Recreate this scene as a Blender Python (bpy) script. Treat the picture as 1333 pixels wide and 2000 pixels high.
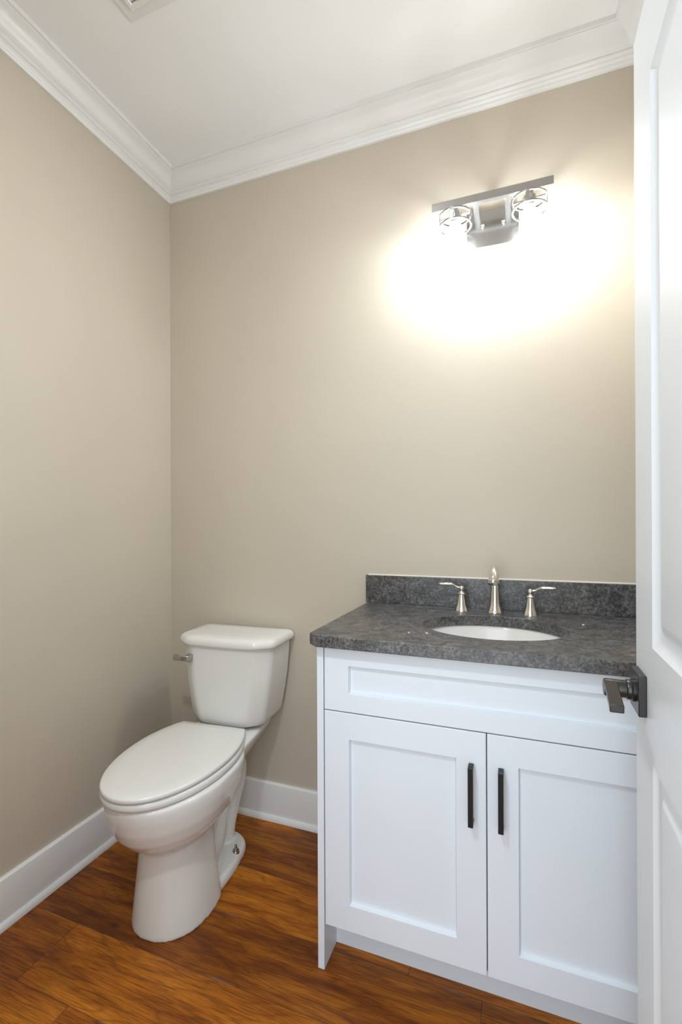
import bpy, bmesh, math, random
from mathutils import Vector, Matrix
random.seed(3)
for o in list(bpy.data.objects):
    bpy.data.objects.remove(o)
SC = bpy.context.scene
COL = SC.collection
PI = math.pi

# ------------------------------------------------------------------ camera
YAW, ROLL, FPX, CY = -0.36093, -0.00418, 912.4, 1022.9
cam_data = bpy.data.cameras.new('camera')
cam_data.sensor_fit = 'VERTICAL'
cam_data.sensor_height = 36.0
cam_data.lens = 36.0 * FPX / 2000.0
cam_data.shift_x = 0.0
cam_data.shift_y = (CY - 1000.0) / 2000.0
cam_data.clip_start = 0.01
cam = bpy.data.objects.new('camera', cam_data)
COL.objects.link(cam)
f = Vector((math.sin(YAW), math.cos(YAW), 0)); r = Vector((math.cos(YAW), -math.sin(YAW), 0)); u = Vector((0, 0, 1))
r2 = math.cos(ROLL) * r + math.sin(ROLL) * u
u2 = math.cos(ROLL) * u - math.sin(ROLL) * r
M = Matrix(((r2.x, u2.x, -f.x), (r2.y, u2.y, -f.y), (r2.z, u2.z, -f.z))).to_4x4()
M.translation = (1.4575, -1.6949, 1.2059)
cam.matrix_world = M
SC.camera = cam

# ------------------------------------------------------------------ light
SC.view_settings.view_transform = 'Standard'
SC.view_settings.look = 'None'
SC.view_settings.exposure = 0.05
SC.view_settings.gamma = 1.0
world = bpy.data.worlds.new('world'); SC.world = world
world.use_nodes = True
bg = world.node_tree.nodes['Background']
bg.inputs[0].default_value = (0.89, 0.95, 1.0, 1)
bg.inputs[1].default_value = 1.55


def area(name, loc, target, size, power, color, sy=None):
    d = bpy.data.lights.new(name, 'AREA')
    d.energy = power; d.color = color; d.size = size
    if sy:
        d.shape = 'RECTANGLE'; d.size_y = sy
    o = bpy.data.objects.new(name, d); COL.objects.link(o)
    o.location = loc
    o.rotation_euler = (Vector(target) - Vector(loc)).to_track_quat('-Z', 'Y').to_euler()
    return o


area('key_lamp', (1.02, -1.45, 1.93), (0.55, -0.1, 0.65), 0.09, 6.9, (0.84, 0.92, 1.0))
area('overhead_fill', (0.85, -1.15, 2.69), (0.72, -0.55, 0.9), 0.55, 4.8, (0.94, 0.99, 1.0))  # added soft fill below the ceiling, not a fixture of the room
area('hall_fill', (1.22, -2.3, 0.95), (1.1, 0.0, 0.6), 0.9, 9.0, (0.84, 0.95, 1.0), 1.3)  # added fill outside the doorway, brightens the cabinet fronts and bowl
BULB_STRENGTH = 300.0

# ------------------------------------------------------------------ materials


def new_mat(name, color, rough=0.5, metal=0.0, coat=0.0, spec=0.5):
    m = bpy.data.materials.new(name); m.use_nodes = True
    b = m.node_tree.nodes['Principled BSDF']
    b.inputs['Base Color'].default_value = (*color, 1)
    b.inputs['Roughness'].default_value = rough
    b.inputs['Metallic'].default_value = metal
    b.inputs['Coat Weight'].default_value = coat
    b.inputs['Specular IOR Level'].default_value = spec
    return m


def N(m, t, **kw):
    n = m.node_tree.nodes.new(t)
    for k, v in kw.items():
        setattr(n, k, v)
    return n


def L(m, a, b):
    m.node_tree.links.new(a, b)


def bsdf(m):
    return m.node_tree.nodes['Principled BSDF']


def noise(m, coord, scale, detail=4.0, rough=0.5, dist=0.0):
    n = N(m, 'ShaderNodeTexNoise')
    n.inputs['Scale'].default_value = scale
    n.inputs['Detail'].default_value = detail
    n.inputs['Roughness'].default_value = rough
    n.inputs['Distortion'].default_value = dist
    if coord is not None:
        L(m, coord, n.inputs['Vector'])
    return n


def ramp(m, fac, stops):
    n = N(m, 'ShaderNodeValToRGB')
    e = n.color_ramp.elements
    while len(e) < len(stops):
        e.new(0.5)
    for i, (p, c) in enumerate(stops):
        e[i].position = p
        e[i].color = (*c, 1) if len(c) == 3 else c
    L(m, fac, n.inputs['Fac'])
    return n


def mth(m, op, a, b=None, clamp=False):
    n = N(m, 'ShaderNodeMath', operation=op)
    n.use_clamp = clamp
    for i, v in enumerate((a, b)):
        if v is None:
            continue
        if isinstance(v, (int, float)):
            n.inputs[i].default_value = v
        else:
            L(m, v, n.inputs[i])
    return n.outputs[0]


def mix(m, fac, a, b, mode='MIX'):
    n = N(m, 'ShaderNodeMix', data_type='RGBA', blend_type=mode)
    if isinstance(fac, (int, float)):
        n.inputs[0].default_value = fac
    else:
        L(m, fac, n.inputs[0])
    for i, v in ((6, a), (7, b)):
        if isinstance(v, tuple):
            n.inputs[i].default_value = (*v, 1)
        else:
            L(m, v, n.inputs[i])
    return n.outputs[2]


def bump(m, height, strength, distance=0.001):
    b = N(m, 'ShaderNodeBump')
    b.inputs['Strength'].default_value = strength
    b.inputs['Distance'].default_value = distance
    L(m, height, b.inputs['Height'])
    L(m, b.outputs['Normal'], bsdf(m).inputs['Normal'])


def obj_coord(m):
    return N(m, 'ShaderNodeTexCoord').outputs['Object']


def painted(name, color, rough, bump_scale=220, bump_s=0.06):
    m = new_mat(name, color, rough)
    c = obj_coord(m)
    n = noise(m, c, bump_scale, 2)
    bump(m, n.outputs['Fac'], bump_s, 0.0008)
    v = noise(m, c, 1.6, 2)
    lo = tuple(x * 0.97 for x in color); hi = tuple(min(1, x * 1.03) for x in color)
    L(m, ramp(m, v.outputs['Fac'], [(0.3, lo), (0.7, hi)]).outputs[0], bsdf(m).inputs['Base Color'])
    return m


M_WALL = painted('wall_paint', (0.56, 0.498, 0.405), 0.55)
M_CEIL = painted('ceiling_paint', (0.89, 0.90, 0.905), 0.7, 160)
M_TRIM = painted('trim_paint', (0.80, 0.80, 0.79), 0.35, 60, 0.02)
M_DOOR = painted('door_paint', (0.70, 0.725, 0.745), 0.36, 60, 0.02)
M_CAB = painted('cabinet_lacquer', (0.755, 0.81, 0.875), 0.38, 60, 0.015)
M_GAP = new_mat('cabinet_gap_shade', (0.20, 0.20, 0.205), 0.7)  # dark grey carcass colour paints in the shade between the cabinet fronts
M_CERAMIC = painted('toilet_ceramic', (0.76, 0.75, 0.72), 0.10, 12, 0.004)
M_SEAT = painted('seat_plastic', (0.755, 0.745, 0.72), 0.22, 30, 0.004)
M_SINK = painted('sink_ceramic', (0.86, 0.845, 0.82), 0.08, 12, 0.004)
M_CHROME = new_mat('polished_nickel', (0.80, 0.77, 0.72), 0.10, 1.0)
M_BRUSH = new_mat('brushed_nickel', (0.48, 0.475, 0.465), 0.20, 1.0)
M_BLACK = new_mat('matte_black_metal', (0.011, 0.013, 0.016), 0.32, 0.0, 0.0, 0.4)
M_BRONZE = new_mat('dark_bronze_metal', (0.060, 0.058, 0.056), 0.30, 0.85)
M_CAULK = new_mat('caulk', (0.62, 0.57, 0.50), 0.5)
M_DARK = new_mat('vent_dark', (0.03, 0.03, 0.03), 0.8)
M_CRUMB = new_mat('plaster_crumb', (0.85, 0.84, 0.82), 0.7)
for mm, s in ((M_BRUSH, 300), (M_BRONZE, 400), (M_CHROME, 40), (M_BLACK, 500), (M_CAULK, 200), (M_GAP, 50)):
    c = obj_coord(mm)
    nn = noise(mm, c, s, 2)
    bump(mm, nn.outputs['Fac'], 0.03 if mm is not M_CHROME else 0.01, 0.0006)


def granite():
    m = new_mat('grey_granite', (0.08, 0.08, 0.085), 0.34, spec=0.75)
    c = obj_coord(m)
    a = noise(m, c, 130, 6, 0.7, 0.3)
    b = noise(m, c, 28, 4, 0.6, 0.6)
    d = noise(m, c, 420, 2, 0.6)
    s = mth(m, 'ADD', mth(m, 'MULTIPLY', a.outputs['Fac'], 0.55), mth(m, 'MULTIPLY', b.outputs['Fac'], 0.25))
    s = mth(m, 'ADD', s, mth(m, 'MULTIPLY', d.outputs['Fac'], 0.2))
    col = ramp(m, s, [(0.39, (0.008, 0.008, 0.009)), (0.47, (0.044, 0.044, 0.047)),
                      (0.53, (0.100, 0.100, 0.103)), (0.64, (0.24, 0.237, 0.232))])
    t = noise(m, c, 9, 3)
    warm = ramp(m, t.outputs['Fac'], [(0.4, (1.0, 1.0, 1.02)), (0.65, (1.08, 1.0, 0.88))])
    L(m, mix(m, 1.0, col.outputs[0], warm.outputs[0], 'MULTIPLY'), bsdf(m).inputs['Base Color'])
    L(m, ramp(m, a.outputs['Fac'], [(0.3, (0.30,) * 3), (0.7, (0.46,) * 3)]).outputs[0], bsdf(m).inputs['Roughness'])
    bump(m, s, 0.2, 0.0004)
    return m


M_GRANITE = granite()


def wood_floor():
    m = new_mat('oak_floor', (0.3, 0.12, 0.03), 0.36, spec=0.35)
    tc = obj_coord(m)
    sep = N(m, 'ShaderNodeSeparateXYZ'); L(m, tc, sep.inputs[0])
    W = 0.1875
    yy = mth(m, 'DIVIDE', mth(m, 'ADD', sep.outputs['Y'], 0.28 + W * 40), W)
    row = mth(m, 'FLOOR', yy)
    fy = mth(m, 'FRACT', yy)
    # butt joints: every row shifted by its own amount
    rn = mth(m, 'FRACT', mth(m, 'ADD', mth(m, 'MULTIPLY', row, 0.1407), 0.6385))
    PL = 1.35
    xx = mth(m, 'DIVIDE', mth(m, 'ADD', sep.outputs['X'], mth(m, 'MULTIPLY', rn, 1.35)), PL)
    xx = mth(m, 'ADD', xx, 20.0)
    colid = mth(m, 'FLOOR', xx)
    fx = mth(m, 'FRACT', xx)
    comb = N(m, 'ShaderNodeCombineXYZ'); L(m, row, comb.inputs[0]); L(m, colid, comb.inputs[1])
    pid = N(m, 'ShaderNodeTexWhiteNoise', noise_dimensions='2D'); L(m, comb.outputs[0], pid.inputs['Vector'])
    # per plank shifted coordinates, stretched along the board
    off = N(m, 'ShaderNodeVectorMath', operation='SCALE'); L(m, pid.outputs['Color'], off.inputs[0]); off.inputs['Scale'].default_value = 13.0
    st = N(m, 'ShaderNodeVectorMath', operation='ADD'); L(m, tc, st.inputs[0]); L(m, off.outputs[0], st.inputs[1])
    g1 = N(m, 'ShaderNodeVectorMath', operation='MULTIPLY'); L(m, st.outputs[0], g1.inputs[0]); g1.inputs[1].default_value = (1.0, 6.5, 1.0)
    g2 = N(m, 'ShaderNodeVectorMath', operation='MULTIPLY'); L(m, st.outputs[0], g2.inputs[0]); g2.inputs[1].default_value = (8.0, 190.0, 1.0)
    big = noise(m, g1.outputs[0], 1.3, 2, 0.45, 0.25)
    rings = mth(m, 'FRACT', mth(m, 'MULTIPLY', big.outputs['Fac'], 17.0))
    rings = mth(m, 'ABSOLUTE', mth(m, 'SUBTRACT', rings, 0.5))
    ringl = ramp(m, rings, [(0.02, (1, 1, 1)), (0.16, (0, 0, 0))])
    fine = noise(m, g2.outputs[0], 1.6, 5, 0.65, 0.2)
    blot = noise(m, g1.outputs[0], 2.6, 4, 0.6, 0.3)
    base = ramp(m, blot.outputs['Fac'], [(0.32, (0.16, 0.040, 0.003)), (0.48, (0.33, 0.098, 0.0045)), (0.64, (0.50, 0.175, 0.010))])
    tone = ramp(m, pid.outputs['Value'], [(0.0, (0.68, 0.62, 0.60)), (1.0, (1.25, 1.22, 1.15))])
    c = mix(m, 1.0, base.outputs[0], tone.outputs[0], 'MULTIPLY')
    fl = ramp(m, fine.outputs['Fac'], [(0.36, (0.50, 0.44, 0.40)), (0.56, (1.12, 1.12, 1.12))])
    c = mix(m, 0.9, c, fl.outputs[0], 'MULTIPLY')
    rf = mth(m, 'MULTIPLY', ringl.outputs[0], 0.36)
    c = mix(m, rf, c, (0.075, 0.02, 0.004))
    # knots
    kv = N(m, 'ShaderNodeTexVoronoi'); kv.inputs['Scale'].default_value = 2.3
    ks = N(m, 'ShaderNodeVectorMath', operation='MULTIPLY'); L(m, st.outputs[0], ks.inputs[0]); ks.inputs[1].default_value = (1.0, 1.7, 0.0)
    kn = noise(m, st.outputs[0], 22, 2)
    L(m, ks.outputs[0], kv.inputs['Vector'])
    kd = mth(m, 'ADD', kv.outputs['Distance'], mth(m, 'MULTIPLY', mth(m, 'SUBTRACT', kn.outputs['Fac'], 0.5), 0.05))
    kf = ramp(m, kd, [(0.018, (1, 1, 1)), (0.055, (0, 0, 0))])
    c = mix(m, mth(m, 'MULTIPLY', kf.outputs[0], 0.85), c, (0.02, 0.007, 0.003))
    halo = ramp(m, kd, [(0.03, (1, 1, 1)), (0.17, (0, 0, 0))])
    c = mix(m, mth(m, 'MULTIPLY', halo.outputs[0], 0.4), c, (0.10, 0.028, 0.005))
    # seams
    sy = mth(m, 'MINIMUM', fy, mth(m, 'SUBTRACT', 1.0, fy))
    sx = mth(m, 'MULTIPLY', mth(m, 'MINIMUM', fx, mth(m, 'SUBTRACT', 1.0, fx)), PL / W)
    sd = mth(m, 'MINIMUM', sy, sx)
    seam = ramp(m, sd, [(0.004, (1, 1, 1)), (0.013, (0, 0, 0))])
    c = mix(m, mth(m, 'MULTIPLY', seam.outputs[0], 0.6), c, (0.06, 0.02, 0.005))
    # pale dust in the seams and pores
    dn = noise(m, tc, 9, 4)
    df = ramp(m, dn.outputs['Fac'], [(0.52, (0, 0, 0)), (0.68, (1, 1, 1))])
    dl = ramp(m, sd, [(0.010, (1, 1, 1)), (0.026, (0, 0, 0))])
    c = mix(m, mth(m, 'MULTIPLY', mth(m, 'MULTIPLY', dl.outputs[0], df.outputs[0]), 0.18), c, (0.55, 0.45, 0.34))
    L(m, c, bsdf(m).inputs['Base Color'])
    rr = ramp(m, blot.outputs['Fac'], [(0.3, (0.40,) * 3), (0.7, (0.52,) * 3)])
    L(m, rr.outputs[0], bsdf(m).inputs['Roughness'])
    bh = mth(m, 'ADD', mth(m, 'MULTIPLY', fine.outputs['Fac'], 0.5), mth(m, 'MULTIPLY', mth(m, 'SUBTRACT', 1.0, seam.outputs[0]), 0.8))
    bump(m, bh, 0.35, 0.0012)
    return m


M_FLOOR = wood_floor()

M_BULB = bpy.data.materials.new('lit_bulb'); M_BULB.use_nodes = True
bb = bsdf(M_BULB)
bb.inputs['Base Color'].default_value = (0.9, 0.9, 0.9, 1)
bb.inputs['Emission Color'].default_value = (0.94, 1.0, 1.05, 1)
bb.inputs['Emission Strength'].default_value = BULB_STRENGTH

# ------------------------------------------------------------------ mesh helpers


def obj(name, bm, mat, parent=None, smooth=40, bevel=0.0, seg=2, loc=None):
    bmesh.ops.remove_doubles(bm, verts=bm.verts[:], dist=1e-6)
    bmesh.ops.recalc_face_normals(bm, faces=bm.faces[:])
    me = bpy.data.meshes.new(name)
    bm.to_mesh(me); bm.free()
    me.materials.append(mat)
    if smooth:
        for p in me.polygons:
            p.use_smooth = True
        me.set_sharp_from_angle(angle=math.radians(smooth))
    o = bpy.data.objects.new(name, me)
    COL.objects.link(o)
    if bevel:
        b = o.modifiers.new('bevel', 'BEVEL')
        b.width = bevel; b.segments = seg; b.limit_method = 'ANGLE'; b.angle_limit = math.radians(40)
        b.harden_normals = False
    if parent:
        o.parent = parent
    if loc:
        o.location = loc
    return o


def tag(o, label, cat, group=None):
    o['label'] = label; o['category'] = cat
    if group:
        o['group'] = group
    return o


def thing(name, label, cat, loc=(0, 0, 0), rz=0.0, group=None):
    o = bpy.data.objects.new(name, None)
    COL.objects.link(o)
    o.empty_display_size = 0.05
    o.location = loc; o.rotation_euler = (0, 0, rz)
    return tag(o, label, cat, group)


def structure(o):
    o['kind'] = 'structure'
    return o


def box(bm, x0, x1, y0, y1, z0, z1):
    vs = [bm.verts.new((x, y, z)) for z in (z0, z1) for x, y in ((x0, y0), (x1, y0), (x1, y1), (x0, y1))]
    for q in ((3, 2, 1, 0), (4, 5, 6, 7), (0, 1, 5, 4), (1, 2, 6, 5), (2, 3, 7, 6), (3, 0, 4, 7)):
        bm.faces.new([vs[i] for i in q])


def bx(*a):
    bm = bmesh.new(); box(bm, *a); return bm


def loft(bm, rings, cap0=True, cap1=True):
    """rings: lists of equal length of 3-D points, closed loops"""
    vr = [[bm.verts.new(p) for p in ring] for ring in rings]
    n = len(vr[0])
    for a, b in zip(vr, vr[1:]):
        for i in range(n):
            j = (i + 1) % n
            bm.faces.new((a[i], a[j], b[j], b[i]))
    if cap0:
        bm.faces.new(vr[0][::-1])
    if cap1:
        bm.faces.new(vr[-1])


def lathe(bm, prof, n=32, center=(0, 0, 0), axis='Z', cap0=True, cap1=True):
    rings = []
    for rr, h in prof:
        ring = []
        for i in range(n):
            a = 2 * PI * i / n
            c, s = rr * math.cos(a), rr * math.sin(a)
            p = {'Z': (c, s, h), 'Y': (c, h, s), 'X': (h, c, s)}[axis]
            ring.append((p[0] + center[0], p[1] + center[1], p[2] + center[2]))
        rings.append(ring)
    loft(bm, rings, cap0, cap1)


def tube(bm, pts, radii, n=20, flat=1.0):
    """circle swept along a polyline; flat squashes it vertically"""
    pts = [Vector(p) for p in pts]
    rings = []
    for i, p in enumerate(pts):
        t = (pts[min(i + 1, len(pts) - 1)] - pts[max(i - 1, 0)]).normalized()
        up = Vector((1, 0, 0)) if abs(t.x) < 0.9 else Vector((0, 0, 1))
        s = t.cross(up).normalized(); w = s.cross(t).normalized()
        rr = radii[i] if isinstance(radii, (list, tuple)) else radii
        rings.append([tuple(p + rr * (math.cos(2 * PI * k / n) * w + flat * math.sin(2 * PI * k / n) * s)) for k in range(n)])
    loft(bm, rings)


def smooth_path(pts, n=8):
    """Catmull-Rom through tuples of any size"""
    out = []
    P = [pts[0]] + list(pts) + [pts[-1]]
    for i in range(1, len(P) - 2):
        for k in range(n):
            t = k / n
            out.append(tuple(0.5 * ((2 * b) + (c - a) * t + (2 * a - 5 * b + 4 * c - d) * t * t + (-a + 3 * b - 3 * c + d) * t ** 3)
                             for a, b, c, d in zip(P[i - 1], P[i], P[i + 1], P[i + 2])))
    out.append(tuple(pts[-1]))
    return out


def round_poly(pts, rad, n=6):
    """2-D polygon with its corners rounded; rad a number or a list"""
    out = []
    m = len(pts)
    for i in range(m):
        p0, p, p1 = Vector(pts[i - 1]), Vector(pts[i]), Vector(pts[(i + 1) % m])
        rr = rad[i] if isinstance(rad, (list, tuple)) else rad
        a, b = (p0 - p), (p1 - p)
        k = min(rr, a.length * 0.48, b.length * 0.48)
        A, B = p + a.normalized() * k, p + b.normalized() * k
        for j in range(n + 1):
            t = j / n
            q = A * (1 - t) ** 2 + p * 2 * t * (1 - t) + B * t * t
            out.append((q.x, q.y))
    return out


def sweep_xy(bm, profile, path, closed=False):
    """profile (offset, z) carried along a horizontal polyline; offset to the left of travel; mitred"""
    rings = []
    m = len(path)
    for i in range(m):
        p = Vector(path[i])
        d0 = (p - Vector(path[i - 1])).normalized() if (i > 0 or closed) else None
        d1 = (Vector(path[(i + 1) % m]) - p).normalized() if (i < m - 1 or closed) else None
        if d0 is None: d0 = d1
        if d1 is None: d1 = d0
        n0 = Vector((-d0.y, d0.x)); n1 = Vector((-d1.y, d1.x))
        nn = (n0 + n1).normalized(); nn = nn / max(0.2, nn.dot(n0))
        rings.append([(p.x + nn.x * o, p.y + nn.y * o, z) for o, z in profile])
    vr = [[bm.verts.new(q) for q in ring] for ring in rings]
    k = len(profile)
    for a, b in zip(vr, vr[1:]):
        for i in range(k - 1):
            bm.faces.new((a[i], a[i + 1], b[i + 1], b[i]))
    return vr


# ------------------------------------------------------------------ room shell
XR, ZC, YF = 1.823, 2.743, -1.475        # right wall, ceiling, inner face of the wall with the doorway
T = 0.10
DX0, DX1, DZ = 0.90, 1.690, 2.075        # doorway
structure(obj('floor', bx(-T, 2.6, -3.6, T, -0.08, 0.0), M_FLOOR, smooth=0))
structure(obj('wall_back', bx(-T, XR + T, 0.0, T, 0.0, ZC), M_WALL, smooth=0))
structure(obj('wall_left', bx(-T, 0.0, YF - 0.115, 0.0, 0.0, ZC), M_WALL, smooth=0))
structure(obj('wall_right', bx(XR, XR + T, YF - 0.115, 0.0, 0.0, ZC), M_WALL, smooth=0))
bm = bmesh.new()
box(bm, 0.0, DX0, YF - 0.115, YF, 0, ZC)
box(bm, DX1, XR, YF - 0.115, YF, 0, ZC)
box(bm, DX0, DX1, YF - 0.115, YF, DZ, ZC)
structure(obj('wall_front', bm, M_WALL, smooth=0))
structure(obj('ceiling', bx(-T, XR + T, YF - 0.115, T, ZC, ZC + 0.08), M_CEIL, smooth=0))

# crown moulding: (projection, drop below ceiling), from the wall up to the ceiling
cp = [(0.0, .103), (.009, .103), (.011, .100), (.0125, .093), (.0125, .091), (.015, .087), (.018, .0845), (.0185, .080),
      (.0225, .0785), (.0255, .0755), (.0262, .072), (.0245, .069), (.0285, .0665), (.035, .062), (.041, .0545),
      (.0445, .046), (.049, .037), (.055, .030), (.063, .0245), (.070, .0205),
      (.0745, .0175), (.0745, .0150), (.0805, .0145), (.0805, .0)]
prof_c = [(-o, ZC - d) for o, d in cp]


def crown(name, p0, p1, m0=True, m1=True):
    """straight length with mitred ends along a wall; room lies to the right of travel"""
    bm = bmesh.new()
    d = (Vector(p1) - Vector(p0)).normalized(); n = Vector((d.y, -d.x))
    rings = []
    for p, s, mi in ((p0, 1, m0), (p1, -1, m1)):
        ring = []
        for o, dr in cp:
            q = Vector(p) + n * o + d * (o * s if mi else 0)
            ring.append((q.x, q.y, ZC - dr))
        ring.append((p[0], p[1], ZC))
        rings.append(ring)
    loft(bm, rings)
    o = obj(name, bm, M_TRIM, smooth=28)
    return structure(o)


crown('trim_1', (0, YF), (0, 0))
crown('trim_2', (0, 0), (XR, 0))
crown('trim_3', (XR, 0), (XR, YF))
crown('trim_4', (XR, YF), (0, YF))

# baseboards with a shoe moulding: (projection, height)
bp = [(0.0, 0.0), (.027, 0.0), (.027, .006), (.0245, .014), (.019, .0195), (.014, .021), (.014, .136), (.0125, .143), (.008, .1475), (0.0, .1475)]


def base(name, p0, p1, m0, m1):
    bm = bmesh.new()
    d = (Vector(p1) - Vector(p0)).normalized(); n = Vector((d.y, -d.x))
    rings = []
    for p, s, mi in ((p0, 1, m0), (p1, -1, m1)):
        ring = []
        for o, z in bp:
            q = Vector(p) + n * o + d * (o * s if mi else 0)
            ring.append((q.x, q.y, z))
        rings.append(ring)
    loft(bm, rings)
    return structure(obj(name, bm, M_TRIM, smooth=30))


base('baseboard_left', (0, YF), (0, 0), True, True)
base('baseboard_back', (0, 0), (0.9455, 0), True, False)
base('baseboard_front', (DX0 - 0.07, YF), (0, YF), False, True)
base('baseboard_right', (XR, -0.56), (XR, YF), False, True)

# door lining and casing round the doorway
bm = bmesh.new()
box(bm, DX0, DX0 + 0.019, YF - 0.115, YF, 0, DZ)
box(bm, DX1 - 0.019, DX1, YF - 0.115, YF, 0, DZ)
box(bm, DX0 + 0.019, DX1 - 0.019, YF - 0.115, YF, DZ - 0.019, DZ)
structure(obj('trim_5', bm, M_TRIM, bevel=0.002))
bm = bmesh.new()
for (ya, yb) in ((YF, YF + 0.017), (YF - 0.132, YF - 0.115)):
    box(bm, DX0 - 0.063, DX0 + 0.006, ya, yb, 0, DZ + 0.063)
    box(bm, DX1 - 0.006, DX1 + 0.063, ya, yb, 0, DZ + 0.063)
    box(bm, DX0 + 0.006, DX1 - 0.006, ya, yb, DZ - 0.006, DZ + 0.063)
structure(obj('trim_6', bm, M_TRIM, bevel=0.003))

# ------------------------------------------------------------------ door (open, along the right wall)
# local frame: +X from free edge towards the hinge, +Y out of the visible face, Z up
DW, DT, DH = 0.711, 0.035, 2.030
EDGE = Vector((1.6523, -0.7449, 0.012))
th = math.radians(0.9)
ddir = Vector((-math.sin(th), -math.cos(th), 0)); dnor = Vector((-math.cos(th), math.sin(th), 0))
MD = Matrix(((ddir.x, dnor.x, 0, EDGE.x), (ddir.y, dnor.y, 0, EDGE.y), (0, 0, 1, EDGE.z), (0, 0, 0, 1)))


def panel_rings(x0, x1, z0, z1):
    """moulded sunk-and-raised panel: rings of (inset, depth)"""
    out = []
    for ins, dep in ((0, 0), (.004, .0035), (.010, .0075), (.016, .0085), (.026, .0085), (.030, .0075), (.036, .0045), (.043, .0020), (.047, .0015)):
        out.append([(x0 + ins, z0 + ins, dep), (x1 - ins, z0 + ins, dep), (x1 - ins, z1 - ins, dep), (x0 + ins, z1 - ins, dep)])
    return out


def door_leaf():
    bm = bmesh.new()
    ps = [(.112, DW - .112, .232, .822), (.112, DW - .112, 1.001, 1.888)]
    xs = [0, .112, DW - .112, DW]
    zs = [0, .232, .822, 1.001, 1.888, DH]
    for side in (0, 1):
        y = lambda d: (-d) if side == 0 else (-DT + d)
        grid = [[bm.verts.new((x, y(0), z)) for x in xs] for z in zs]
        for i in range(5):
            for j in range(3):
                if j == 1 and i in (1, 3):
                    continue
                bm.faces.new((grid[i][j], grid[i][j + 1], grid[i + 1][j + 1], grid[i + 1][j]))
        for p in ps:
            rg = panel_rings(*p)
            vr = [[bm.verts.new((a, y(d), b)) for a, b, d in ring] for ring in rg]
            for A, B in zip(vr, vr[1:]):
                for k in range(4):
                    bm.faces.new((A[k], A[(k + 1) % 4], B[(k + 1) % 4], B[k]))
            bm.faces.new(vr[-1])
    # edges
    for a, b in (((0, 0), (0, DH)), ((DW, 0), (DW, DH)), ((0, 0), (DW, 0)), ((0, DH), (DW, DH))):
        v = [bm.verts.new((a[0], 0, a[1])), bm.verts.new((b[0], 0, b[1])), bm.verts.new((b[0], -DT, b[1])), bm.verts.new((a[0], -DT, a[1]))]
        bm.faces.new(v)
    return bm


door = structure(obj('door_1', door_leaf(), M_DOOR, smooth=25))
door.matrix_world = MD
HZ = 0.9135                               # handle height in the door's frame


def lever_set(side):
    s = 1 if side == 0 else -1
    y0 = 0.0 if side == 0 else -DT
    rb = bmesh.new()
    a, b = sorted((y0, y0 + s * .012))
    box(rb, .0125, .0785, a, b, HZ - .033, HZ + .033)
    rose = obj('door_handle', rb, M_BRONZE, door, bevel=.0015)
    sb = bmesh.new()
    prof = [(.0185, .012), (.0185, .016), (.0165, .0175), (.0165, .0225), (.0155, .024), (.0145, .0245), (.0145, .0545), (.0132, .057)]
    lathe(sb, [(rr, y0 + s * h) for rr, h in prof], 28, (.0455, 0, HZ), 'Y')
    obj('spindle_sleeve', sb, M_BRONZE, rose, smooth=35)
    lb = bmesh.new()
    rings = []
    for x, w, zt, off in ((.038, .0095, .0095, .0465), (.060, .0095, .0095, .0475), (.150, .0095, .0095, .0550), (.170, .0095, .0095, .0565)):
        yc = y0 + s * off
        rings.append([(x, yc - w, HZ + .0135 - 2 * zt * .62), (x, yc + w, HZ + .0135 - 2 * zt * .62), (x, yc + w, HZ + .0135), (x, yc - w, HZ + .0135)])
    loft(lb, rings)
    obj('lever', lb, M_BRONZE, rose, bevel=.0015)


lever_set(0)
lever_set(1)
for hz in (0.22, 1.02, 1.82):
    hb = bmesh.new()
    lathe(hb, [(.006, hz - .045), (.006, hz + .045)], 14, (DW + .006, -DT * 0.0 - .004, 0))
    obj('hinge', hb, M_BRONZE, door)

# ------------------------------------------------------------------ vanity cabinet
VX0, VX1 = 0.9462, XR - 0.0005
YFR = -0.531                              # front plane of doors
van = thing('vanity_cabinet', 'white shaker vanity cabinet with two doors below the grey granite countertop', 'cabinet', (1.385, -0.27, 0))
V0 = Vector((1.385, -0.27, 0))


def vbx(x0, x1, y0, y1, z0, z1):
    return bx(x0 - V0.x, x1 - V0.x, y0 - V0.y, y1 - V0.y, z0, z1)


CT0, CT1 = 0.8795, 0.911                  # countertop slab
YB = -0.0285
obj('end_panel', vbx(VX0, VX0 + .019, YFR, YB, 0.0, CT0), M_CAB, van, bevel=.0008)
obj('end_panel', vbx(VX1 - .019, VX1, YFR, YB, 0.0, CT0), M_CAB, van, bevel=.0008)
obj('toe_kick', vbx(VX0 + .019, VX1 - .019, -.440, -.424, 0.0, .1205), M_CAB, van)
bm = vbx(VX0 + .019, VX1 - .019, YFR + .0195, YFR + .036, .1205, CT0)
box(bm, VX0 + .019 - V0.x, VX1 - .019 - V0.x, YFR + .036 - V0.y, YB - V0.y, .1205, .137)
obj('carcass', bm, M_GAP, van)


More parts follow.
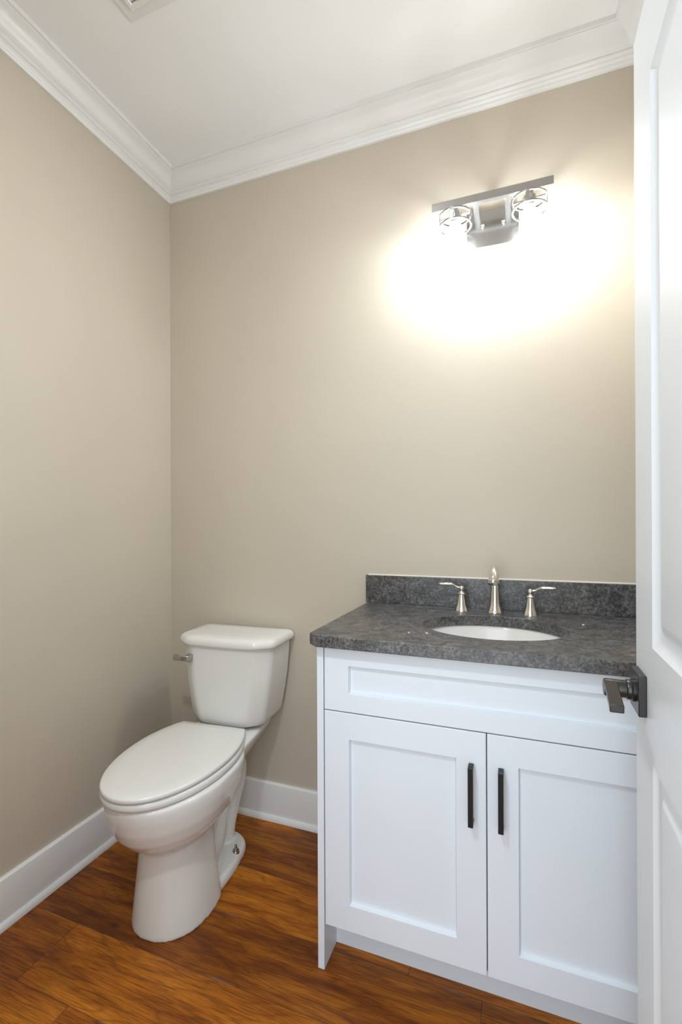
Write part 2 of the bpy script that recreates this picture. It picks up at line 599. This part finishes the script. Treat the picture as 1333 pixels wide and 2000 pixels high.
def shaker(x0, x1, z0, z1, st, top, bot):
    """frame-and-panel front, 19 mm thick, field sunk 11 mm with a small bevel"""
    bm = bmesh.new()
    yf, yb = YFR - V0.y, YFR + .019 - V0.y
    X0, X1 = x0 - V0.x, x1 - V0.x
    outer = [(X0, z0), (X1, z0), (X1, z1), (X0, z1)]
    inner = [(X0 + st, z0 + bot), (X1 - st, z0 + bot), (X1 - st, z1 - top), (X0 + st, z1 - top)]
    i2 = [(X0 + st + .003, z0 + bot + .004), (X1 - st - .003, z0 + bot + .004), (X1 - st - .003, z1 - top - .004), (X0 + st + .003, z1 - top - .004)]
    e = .0012
    o2 = [(X0 + e, z0 + e), (X1 - e, z0 + e), (X1 - e, z1 - e), (X0 + e, z1 - e)]
    rings = [[(x, yb, z) for x, z in outer], [(x, yf + e, z) for x, z in outer], [(x, yf, z) for x, z in o2],
             [(x, yf, z) for x, z in inner], [(x, yf + .011, z) for x, z in i2]]
    loft(bm, rings)
    return bm


ZD0, ZD1 = .1245, .7030
XS = 1.3865
obj('drawer_front', shaker(.968, 1.8035, .7060, .8745, .069, .046, .048), M_CAB, van, smooth=20)


def pull(x, door_o):
    pb = bmesh.new()
    y0, y1 = YFR - V0.y, YFR - .028 - V0.y
    box(pb, x - .006 - V0.x, x + .006 - V0.x, y1, y1 + .009, .4875, .6275)
    box(pb, x - .006 - V0.x, x + .006 - V0.x, y1 + .009, y0, .6185, .6275)
    box(pb, x - .006 - V0.x, x + .006 - V0.x, y1 + .009, y0, .4875, .4965)
    p = obj('pull_handle', pb, M_BLACK, door_o, bevel=.0008)
    p['label'] = 'black bar handle'


d1 = obj('cabinet_door', shaker(.968, XS - .001, ZD0, ZD1, .070, .069, .069), M_CAB, van, smooth=20)
pull(1.3515, d1)
d2 = obj('cabinet_door', shaker(XS + .0015, 1.8035, ZD0, ZD1, .070, .069, .069), M_CAB, van, smooth=20)
pull(1.4195, d2)

# ------------------------------------------------------------------ countertop with sink cut-out
CX0, CX1, CYF, CYB = 0.929, XR - 0.0005, -0.5615, -0.0005
SX, SY, SA, SB = 1.391, -0.2955, 0.198, 0.1565


def counter():
    bm = bmesh.new()
    n = 96
    ell = [(SX + SA * math.cos(2 * PI * i / n), SY + SB * math.sin(2 * PI * i / n)) for i in range(n)]
    rad = .026

    def outline(ins):
        pts = []
        for i in range(n):
            a = 2 * PI * i / n
            dx, dy = math.cos(a) * SA, math.sin(a) * SB
            ts = []
            if dx > 1e-9: ts.append((CX1 - SX) / dx)
            if dx < -1e-9: ts.append((CX0 + ins - SX) / dx)
            if dy > 1e-9: ts.append((CYB - SY) / dy)
            if dy < -1e-9: ts.append((CYF + ins - SY) / dy)
            t = min(ts)
            pts.append([SX + dx * t, SY + dy * t])
        # snap nearest to true corners, then round the free front-left one
        for cx, cy in ((CX1, CYB), (CX1, CYF + ins), (CX0 + ins, CYB)):
            k = min(range(n), key=lambda i: (pts[i][0] - cx) ** 2 + (pts[i][1] - cy) ** 2)
            pts[k] = [cx, cy]
        c = (CX0 + rad, CYF + rad)
        for p in pts:
            if p[0] < c[0] and p[1] < c[1]:
                v = Vector((p[0] - c[0], p[1] - c[1])); v = v.normalized() * (rad - ins)
                p[0], p[1] = c[0] + v.x, c[1] + v.y
        return pts
    e = .002
    rings = []
    rings.append([(x, y, CT1 - .0015) for x, y in ell])
    ell2 = [(SX + (SA + .0015) * math.cos(2 * PI * i / n), SY + (SB + .0015) * math.sin(2 * PI * i / n)) for i in range(n)]
    rings.append([(x, y, CT1) for x, y in ell2])
    rings.append([(x, y, CT1) for x, y in outline(e)])
    rings.append([(x, y, CT1 - .001) for x, y in outline(.001)])
    rings.append([(x, y, CT1 - e) for x, y in outline(0)])
    rings.append([(x, y, CT0 + e) for x, y in outline(0)])
    rings.append([(x, y, CT0 + .001) for x, y in outline(.001)])
    rings.append([(x, y, CT0) for x, y in outline(e)])
    rings.append([(x, y, CT0) for x, y in ell2])
    rings.append([(x, y, CT0 + .0015) for x, y in ell])
    rings.append(rings[0])
    loft(bm, rings, False, False)
    return bm


tag(obj('countertop', counter(), M_GRANITE, smooth=40), 'dark grey granite countertop with oval sink cut-out on the white vanity cabinet', 'countertop')
bs = obj('backsplash', bx(.924, XR - .001, -.0205, -.0005, CT1 + .0002, 1.0125), M_GRANITE, bevel=.001)
tag(bs, 'low dark granite backsplash strip standing on the countertop against the back wall', 'backsplash')
cb = bmesh.new()
loft(cb, [[(x, -.0005, 1.0122), (x, -.0075, 1.0122), (x, -.005, 1.0150), (x, -.0005, 1.0168)] for x in (.930, XR - .001)])
obj('caulk_bead', cb, M_CAULK, bs)['label'] = 'pale caulk bead'

# sink bowl below the cut-out
bm = bmesh.new()
n = 72
rings = []
for k, dz, in ((1.13, -.0005), (1.06, -.0005), (1.035, -.004), (1.02, -.012), (.985, -.045), (.90, -.085), (.74, -.118), (.5, -.134), (.22, -.140), (.115, -.1415)):
    rings.append([(SX + SA * k * math.cos(2 * PI * i / n), SY + SB * k * math.sin(2 * PI * i / n), CT0 + dz) for i in range(n)])
for k, dz, in ((.115, -.155), (.5, -.148), (.78, -.130), (.95, -.092), (1.03, -.045), (1.06, -.014), (1.13, -.012)):
    rings.append([(SX + SA * k * math.cos(2 * PI * i / n), SY + SB * k * math.sin(2 * PI * i / n), CT0 + dz) for i in range(n)])
rings.append(rings[0])
loft(bm, rings, False, False)
sink = tag(obj('sink', bm, M_SINK, smooth=45), 'oval white undermount sink basin set under the granite countertop', 'sink')
bm = bmesh.new()
lathe(bm, [(.0235, CT0 - .1395), (.0235, CT0 - .1380), (.018, CT0 - .1372), (.016, CT0 - .139)], 32, (SX, SY, 0))
obj('drain', bm, M_CHROME, sink)

# ------------------------------------------------------------------ faucet
FX, FY = 1.388, -0.074
fau = thing('faucet', 'polished nickel widespread faucet with spout and two levers behind the sink', 'faucet', (FX, FY, CT1))
bm = bmesh.new()
lathe(bm, [(.0255, 0), (.0255, .003), (.0245, .0055), (.0225, .0075), (.0222, .013), (.0208, .0155), (.0205, .018), (.0195, .0205), (.0172, .026),
           (.0155, .045), (.0137, .075), (.0122, .104), (.0116, .114)], 36)
path = smooth_path([(0, 0, .106, .0110), (0, -.002, .122, .0108), (0, -.014, .139, .0114), (0, -.036, .1475, .0125), (0, -.060, .1425, .0142), (0, -.080, .1245, .0156), (0, -.0880, .1080, .0163)], 7)
spo = obj('spout', bm, M_CHROME, fau, smooth=50)
bm = bmesh.new()
tube(bm, [p[:3] for p in path], [p[3] for p in path], 30)
obj('spout_arc', bm, M_CHROME, spo, smooth=50)
bm = bmesh.new()
P0, P1 = Vector(path[-2][:3]), Vector(path[-1][:3])
dv = (P1 - P0).normalized()
tube(bm, [P1 - dv * .004, P1 - dv * .003, P1 + dv * .004, P1 + dv * .005], [.0164, .0174, .0174, .0160], 30)
obj('aerator_ring', bm, M_BRUSH, spo, smooth=35)


def faucet_handle(x, y, ang):
    bm = bmesh.new()
    lathe(bm, [(.0225, 0), (.0225, .0035), (.0212, .0055), (.0207, .011), (.0195, .0125), (.0192, .0145), (.0172, .0185), (.0150, .027), (.0128, .038),
               (.0108, .050), (.0103, .0555), (.0125, .0565), (.0132, .0585), (.0118, .0605), (.0085, .0625), (.0062, .0655), (.0058, .068)], 32, (x - FX, y - FY, 0))
    h = obj('faucet_handle', bm, M_CHROME, fau, smooth=45)
    bm = bmesh.new()
    bmesh.ops.create_uvsphere(bm, u_segments=20, v_segments=14, radius=.0092, matrix=Matrix.Translation((x - FX, y - FY, .0755)))
    c, s = math.cos(ang), math.sin(ang)
    rings = []
    for d, w, t, z in ((.004, .0040, .0040, .0775), (.014, .0038, .0036, .0795), (.024, .0042, .0036, .0850), (.030, .0066, .0046, .0880), (.034, .0072, .0050, .0888), (.05, .0078, .0050, .0895), (.066, .0082, .0046, .0895), (.0725, .0078, .0040, .0893), (.075, .006, .0022, .0892)):
        ring = []
        for k in range(16):
            a = 2 * PI * k / 16
            l = w * math.cos(a); hgt = t * math.sin(a)
            ring.append((x - FX + c * d - s * l, y - FY + s * d + c * l, z + hgt))
        rings.append(ring)
    loft(bm, rings)
    obj('lever', bm, M_CHROME, h, smooth=50)


faucet_handle(1.281, -.080, PI + .12)
faucet_handle(1.496, -.086, -.10)

# crumbs left on the counter
for (x, y, rr, lab) in ((1.183, -.453, .0022, 'white plaster crumb on the granite countertop, farthest left and in front of the sink'),
                        (1.229, -.442, .0022, 'white plaster crumb on the granite countertop beside the left end of the sink'),
                        (1.634, -.191, .0028, 'white plaster crumb on the granite countertop right of the sink')):
    bm = bmesh.new()
    bmesh.ops.create_icosphere(bm, subdivisions=1, radius=rr)
    for v in bm.verts:
        v.co.x *= 1.5 * random.uniform(.8, 1.2); v.co.z = max(v.co.z, -rr * .5) * .7 * random.uniform(.85, 1.15)
    zmin = min(v.co.z for v in bm.verts)
    for v in bm.verts:
        v.co.z -= zmin
    tag(obj('plaster_crumb', bm, M_CRUMB, loc=(x, y, CT1)), lab, 'crumb', 'crumbs on the countertop')

# ------------------------------------------------------------------ toilet (local: x right, -y to the front, origin at the wall)
TR = math.radians(3.0)
toi = thing('toilet', 'white two-piece toilet with closed elongated lid standing against the beige walls', 'toilet', (.417, 0, 0), TR)


def se(theta, n):
    c, s = math.cos(theta), math.sin(theta)
    return (abs(c) ** (2 / n) * (1 if c >= 0 else -1), abs(s) ** (2 / n) * (1 if s >= 0 else -1))


def egg(vb, vc, vf, w, z, nf=2.0, nb=2.6, n=64, cx=0.0):
    """egg-shaped horizontal section: back vb, widest vc, front vf, half width w"""
    ring = []
    for i in range(n):
        a = 2 * PI * i / n
        if math.sin(a) < 0:
            ex, ey = se(a, nf); ring.append((cx + w * ex, -vc + ey * (vf - vc), z))
        else:
            ex, ey = se(a, nb); ring.append((cx + w * ex, -vc + ey * (vc - vb), z))
    return ring


RIM = .4315
bm = bmesh.new()
loft(bm, [egg(*s) for s in ((.36, .48, .612, .090, .200), (.35, .485, .618, .097, .240), (.335, .49, .640, .112, .262), (.31, .50, .672, .136, .285), (.29, .50, .698, .157, .315),
                            (.27, .495, .716, .170, .353), (.255, .49, .727, .177, .393), (.25, .49, .730, .178, .415), (.25, .49, .729, .177, RIM - .004), (.255, .49, .724, .172, RIM))])
# front shield of the pedestal
loft(bm, [egg(*s, nf=2.1, nb=4.5) for s in ((.395, .495, .634, .122, .0), (.395, .495, .634, .122, .008), (.398, .495, .631, .117, .05), (.402, .495, .626, .110, .11), (.404, .495, .620, .104, .17), (.404, .495, .616, .099, .215), (.40, .495, .614, .097, .265))])
# floor flange
loft(bm, [egg(*s, nf=2.2, nb=2.6) for s in ((.160, .40, .625, .108, .0), (.160, .40, .625, .108, .018), (.165, .40, .622, .104, .030), (.175, .40, .615, .094, .036))])
loft(bm, [egg(*s, nf=2.2, nb=3.0) for s in ((.17, .30, .50, .098, .0), (.17, .30, .50, .098, .020), (.176, .30, .50, .092, .034), (.20, .30, .49, .070, .040))])
# trapway
tp = smooth_path([(0, -.48, .10, .070), (0, -.38, .075, .066), (0, -.325, .105, .062), (0, -.295, .17, .053), (0, -.265, .24, .052), (0, -.22, .295, .060), (0, -.175, .285, .062), (0, -.165, .22, .052), (0, -.185, .14, .039), (0, -.22, .06, .040), (0, -.225, .0, .050)], 6)
tube(bm, [p[:3] for p in tp], [p[3] for p in tp], 28)


# deck under the tank
def deck(v0, v1, w0, w1, z, rr=.03):
    pts = round_poly([(-w0, -v0), (-w1, -v1), (w1, -v1), (w0, -v0)], rr, 6)
    return [(x, y, z) for x, y in pts]


loft(bm, [deck(.15, .42, .035, .080, .290), deck(.12, .42, .060, .105, .33), deck(.08, .42, .090, .133, .38), deck(.06, .42, .116, .150, .420), deck(.05, .40, .124, .150, .440), deck(.052, .30, .122, .132, .4445), deck(.056, .26, .117, .122, .4475)])
bowl = obj('bowl', bm, M_CERAMIC, toi, smooth=0)
rm = bowl.modifiers.new('remesh', 'REMESH'); rm.mode = 'VOXEL'; rm.voxel_size = .0045; rm.use_smooth_shade = True
smo = bowl.modifiers.new('smooth', 'SMOOTH'); smo.factor = .5; smo.iterations = 7
for p in bowl.data.polygons:
    p.use_smooth = True


# seat ring and lid
def seat_ring(vb, vf, w, z, ins=0.0, rot=0.0, cx=0.0, flat=0.118):
    """elongated outline with a straight back edge of half length flat"""
    vc = vb + (vf - vb) * .40
    pts = []
    n = 40
    for i in range(n + 1):                     # front half, from right to left
        a = -PI * i / n
        ex, ey = se(a, 2.05)
        pts.append(((w - ins) * ex, -vc + ey * (vf - vc - ins)))
    m = 16
    for i in range(1, m + 1):                  # left side to back corner
        t = i / m
        pts.append((-((w - ins) + (flat - w) * t ** 2.1), -vc + (vc - vb - ins) * t))
    for i in range(m + 1):
        t = 1 - i / m
        if t == 0: continue
        pts.append((((w - ins) + (flat - w) * t ** 2.1), -vc + (vc - vb - ins) * t))
    c, s = math.cos(rot), math.sin(rot)
    py = -vb
    return [(cx + c * x - s * (y - py), py + s * x + c * (y - py), z) for x, y in pts]


def slab(z0, z1, vb, vf, w, e, rot, cx, flat, crown_h=0.0):
    bm = bmesh.new()
    rg = [seat_ring(vb, vf, w, z0, e, rot, cx, flat), seat_ring(vb, vf, w, z0 + e * .35, e * .3, rot, cx, flat), seat_ring(vb, vf, w, z0 + e, 0, rot, cx, flat),
          seat_ring(vb, vf, w, z1 - e, 0, rot, cx, flat), seat_ring(vb, vf, w, z1 - e * .35, e * .3, rot, cx, flat), seat_ring(vb, vf, w, z1, e, rot, cx, flat)]
    if crown_h:
        rg.append(seat_ring(vb, vf, w, z1 + crown_h * .6, e + .03, rot, cx, flat))
        rg.append(seat_ring(vb, vf, w, z1 + crown_h, e + .07, rot, cx, flat))
    loft(bm, rg)
    return bm


LR, LX = math.radians(1.5), -.017
obj('seat', slab(RIM + .0012, RIM + .0245, .262, .740, .1800, .008, LR, LX, .130), M_SEAT, toi, smooth=60)
obj('seat_lid', slab(RIM + .0268, RIM + .0418, .258, .743, .1765, .005, LR, LX, .128, .0025), M_SEAT, toi, smooth=60)
for sx in (-.07, .07):
    bm = bmesh.new()
    box(bm, LX + sx - .016, LX + sx + .016, -.275, -.252, RIM + .001, RIM + .034)
    obj('seat_hinge', bm, M_SEAT, toi, bevel=.004, seg=3)


# tank
def tank_sec(w, vf, z, vb=.030, ch=.060, cd=.044, rr=.02, bow=.006):
    pts = [(-w, -vb), (w, -vb), (w, -(vf - cd)), (w - ch, -vf), (0, -vf - bow), (-(w - ch), -vf), (-w, -(vf - cd))]
    q = round_poly(pts, [.014, .014, rr, rr, .08, rr, rr], 6)
    return [(x, y, z) for x, y in q]


bm = bmesh.new()
loft(bm, [tank_sec(.128, .214, .4565, .045), tank_sec(.142, .229, .459, .038), tank_sec(.1495, .2355, .467, .034), tank_sec(.155, .238, .485), tank_sec(.162, .2395, .52), tank_sec(.171, .240, .57), tank_sec(.1800, .240, .63), tank_sec(.1865, .2395, .70), tank_sec(.190, .239, .757)])
tank = obj('tank', bm, M_CERAMIC, toi, smooth=60)
bm = bmesh.new()
lk = dict(ch=.064, cd=.046, rr=.024)
loft(bm, [tank_sec(.196, .2465, .7515, .024, **lk), tank_sec(.2020, .2525, .7535, .021, **lk), tank_sec(.2040, .2545, .759, .020, **lk), tank_sec(.2040, .2545, .768, .020, **lk), tank_sec(.2010, .2515, .777, .0225, **lk), tank_sec(.194, .245, .7835, .028, **lk),
          tank_sec(.182, .234, .7875, .038, **lk), tank_sec(.150, .206, .7895, .06, **lk), tank_sec(.10, .15, .7905, .09, ch=.04, cd=.03, rr=.02)])
obj('tank_lid', bm, M_CERAMIC, toi, smooth=60)
# flush lever on the tank's left front corner
bm = bmesh.new()
box(bm, -.142, -.119, -.252, -.232, .689, .717)
lev = obj('flush_lever', bm, M_BRUSH, toi, bevel=.003, seg=3)
lev['label'] = 'chrome flush lever'
bm = bmesh.new()
rings = []
for x, y, hw, t in ((-.121, -.255, .0095, .005), (-.134, -.263, .0095, .005), (-.148, -.266, .0080, .0055), (-.166, -.264, .0085, .007), (-.184, -.258, .0105, .008), (-.193, -.254, .010, .006)):
    rings.append([(x + 0, y - t, .705 - hw), (x, y + t, .705 - hw), (x, y + t, .705 + hw), (x, y - t, .705 + hw)])
loft(bm, rings)
obj('lever_arm', bm, M_BRUSH, lev, bevel=.002)
# floor bolts
for sx in (-.080, .080):
    bm = bmesh.new()
    lathe(bm, [(.013, .030), (.013, .0395), (.012, .041), (.0075, .041), (.0075, .048), (.0065, .049), (.0045, .049), (.0045, .060), (.003, .061)], 6 * 4, (sx, -.272, 0))
    fb = obj('floor_bolt', bm, M_BRUSH, toi, smooth=35)
    fb['label'] = 'metal floor bolt'

# ------------------------------------------------------------------ vanity light on the back wall
VL = Vector((1.380, 0, 2.2))
lit = thing('vanity_light', 'brushed nickel two-bulb vanity light on the back wall above the sink', 'wall light', tuple(VL))


def q(x, y, z):
    return (x - VL.x, y - VL.y, z - VL.z)


def lbx(x0, x1, y0, y1, z0, z1):
    return bx(x0 - VL.x, x1 - VL.x, y0, y1, z0 - VL.z, z1 - VL.z)


bp_ = obj('back_plate', lbx(1.297, 1.467, -.022, -.0005, 2.152, 2.278), M_BRUSH, lit, bevel=.0015)
for x in (1.351, 1.418):
    bm = bmesh.new()
    lathe(bm, [(.0065, -.0215), (.0065, -.0265), (.0045, -.0275), (.0045, -.0345), (.003, -.036)], 18, q(x, 0, 2.222), 'Y')
    obj('screw', bm, M_CHROME, bp_)
obj('cross_bar', lbx(1.192, 1.568, -.108, -.094, 2.2565, 2.2835), M_BRUSH, lit, bevel=.001)
for x in (1.3325, 1.4325):
    obj('arm', lbx(x - .009, x + .009, -.0945, -.0215, 2.2585, 2.2650), M_BRUSH, lit, bevel=.0008)


def ring_band(bm, c, ro, ri, z0, z1, n=56):
    rr = []
    for rad, z in ((ro, z0), (ro, z1), (ri, z1), (ri, z0)):
        rr.append([q(c[0] + rad * math.cos(2 * PI * i / n), c[1] + rad * math.sin(2 * PI * i / n), z) for i in range(n)])
    rr.append(rr[0])
    loft(bm, rr, False, False)


for cx in (1.268, 1.498):
    c = (cx, -.101)
    bm = bmesh.new()
    ring_band(bm, c, .0535, .0485, 2.2255, 2.2310)
    ring_band(bm, c, .0535, .0485, 2.1915, 2.1970)
    for k in range(4):
        a = PI / 4 * 0 + k * PI / 2 - PI / 2 - .12
        x, y = c[0] + .051 * math.cos(a), c[1] + .051 * math.sin(a)
        tx, ty = -math.sin(a), math.cos(a)
        nx, ny = math.cos(a), math.sin(a)
        ring = []
        for z in (2.1945, 2.2285):
            ring.append([q(x + tx * s * .0055 + nx * d * .0013, y + ty * s * .0055 + ny * d * .0013, z) for s, d in ((-1, -1), (1, -1), (1, 1), (-1, 1))])
        loft(bm, ring)
    # spokes from the socket cap to the upper ring
    for k in range(4):
        a = k * PI / 2 - PI / 2 - .12
        ca, sa = math.cos(a), math.sin(a)
        ring = []
        for d in (.014, .050):
            ring.append([q(c[0] + ca * d - sa * s * .004, c[1] + sa * d + ca * s * .004, z) for s, z in ((-1, 2.2262), (1, 2.2262), (1, 2.2302), (-1, 2.2302))])
        loft(bm, ring)
    cage = obj('ring_shade', bm, M_BRUSH, lit, smooth=35)
    bm = bmesh.new()
    lathe(bm, [(.012, 2.2570), (.012, 2.2400), (.019, 2.2380), (.0205, 2.2340), (.0205, 2.2120), (.0175, 2.2100)], 30, q(c[0], c[1], 0))
    obj('lamp_socket', bm, M_BRUSH, lit, smooth=35)
    bm = bmesh.new()
    lathe(bm, [(.0245, 2.1885), (.0265, 2.180), (.0272, 2.170), (.0262, 2.158), (.0215, 2.147), (.0135, 2.141), (.004, 2.139)], 30, q(c[0], c[1], 0))
    bl = obj('bulb', bm, M_BULB, lit, smooth=60)
    bl['label'] = 'glowing white bulb'
    bm = bmesh.new()
    lathe(bm, [(.013, 2.2105), (.0145, 2.204), (.0205, 2.194), (.0225, 2.1935), (.0235, 2.1905), (.0242, 2.1887)], 30, q(c[0], c[1], 0))
    obj('bulb_collar', bm, M_SEAT, bl, smooth=35)

# ------------------------------------------------------------------ ceiling vent
vx0, vy1 = .361, -.585
vs = .30
vent = thing('ceiling_vent', 'square white exhaust vent grille on the ceiling near the left wall', 'vent', (vx0 + vs / 2, vy1 - vs / 2, ZC))
h = vs / 2
bm = bmesh.new()
rg = []
for ins, d in ((0, 0), (.001, -.006), (.004, -.009), (.030, -.011), (.032, -.017), (.036, -.019), (.046, -.019), (.049, -.016), (.049, -.001)):
    rg.append([(-h + ins, -h + ins, d), (h - ins, -h + ins, d), (h - ins, h - ins, d), (-h + ins, h - ins, d)])
rg.append(rg[0])
loft(bm, rg, False, False)
obj('frame', bm, M_TRIM, vent, smooth=25)
obj('backing', bx(-h + .048, h - .048, -h + .048, h - .048, -.003, -.0008), M_DARK, vent, smooth=0)
for i in range(9):
    y = -h + .062 + i * (vs - .124) / 8
    bm = bmesh.new()
    loft(bm, [[(x, y - .008, -.006), (x, y - .0065, -.0045), (x, y + .010, -.0155), (x, y + .0085, -.017)] for x in (-h + .0485, h - .0485)])
    obj('slat', bm, M_TRIM, vent, smooth=0)
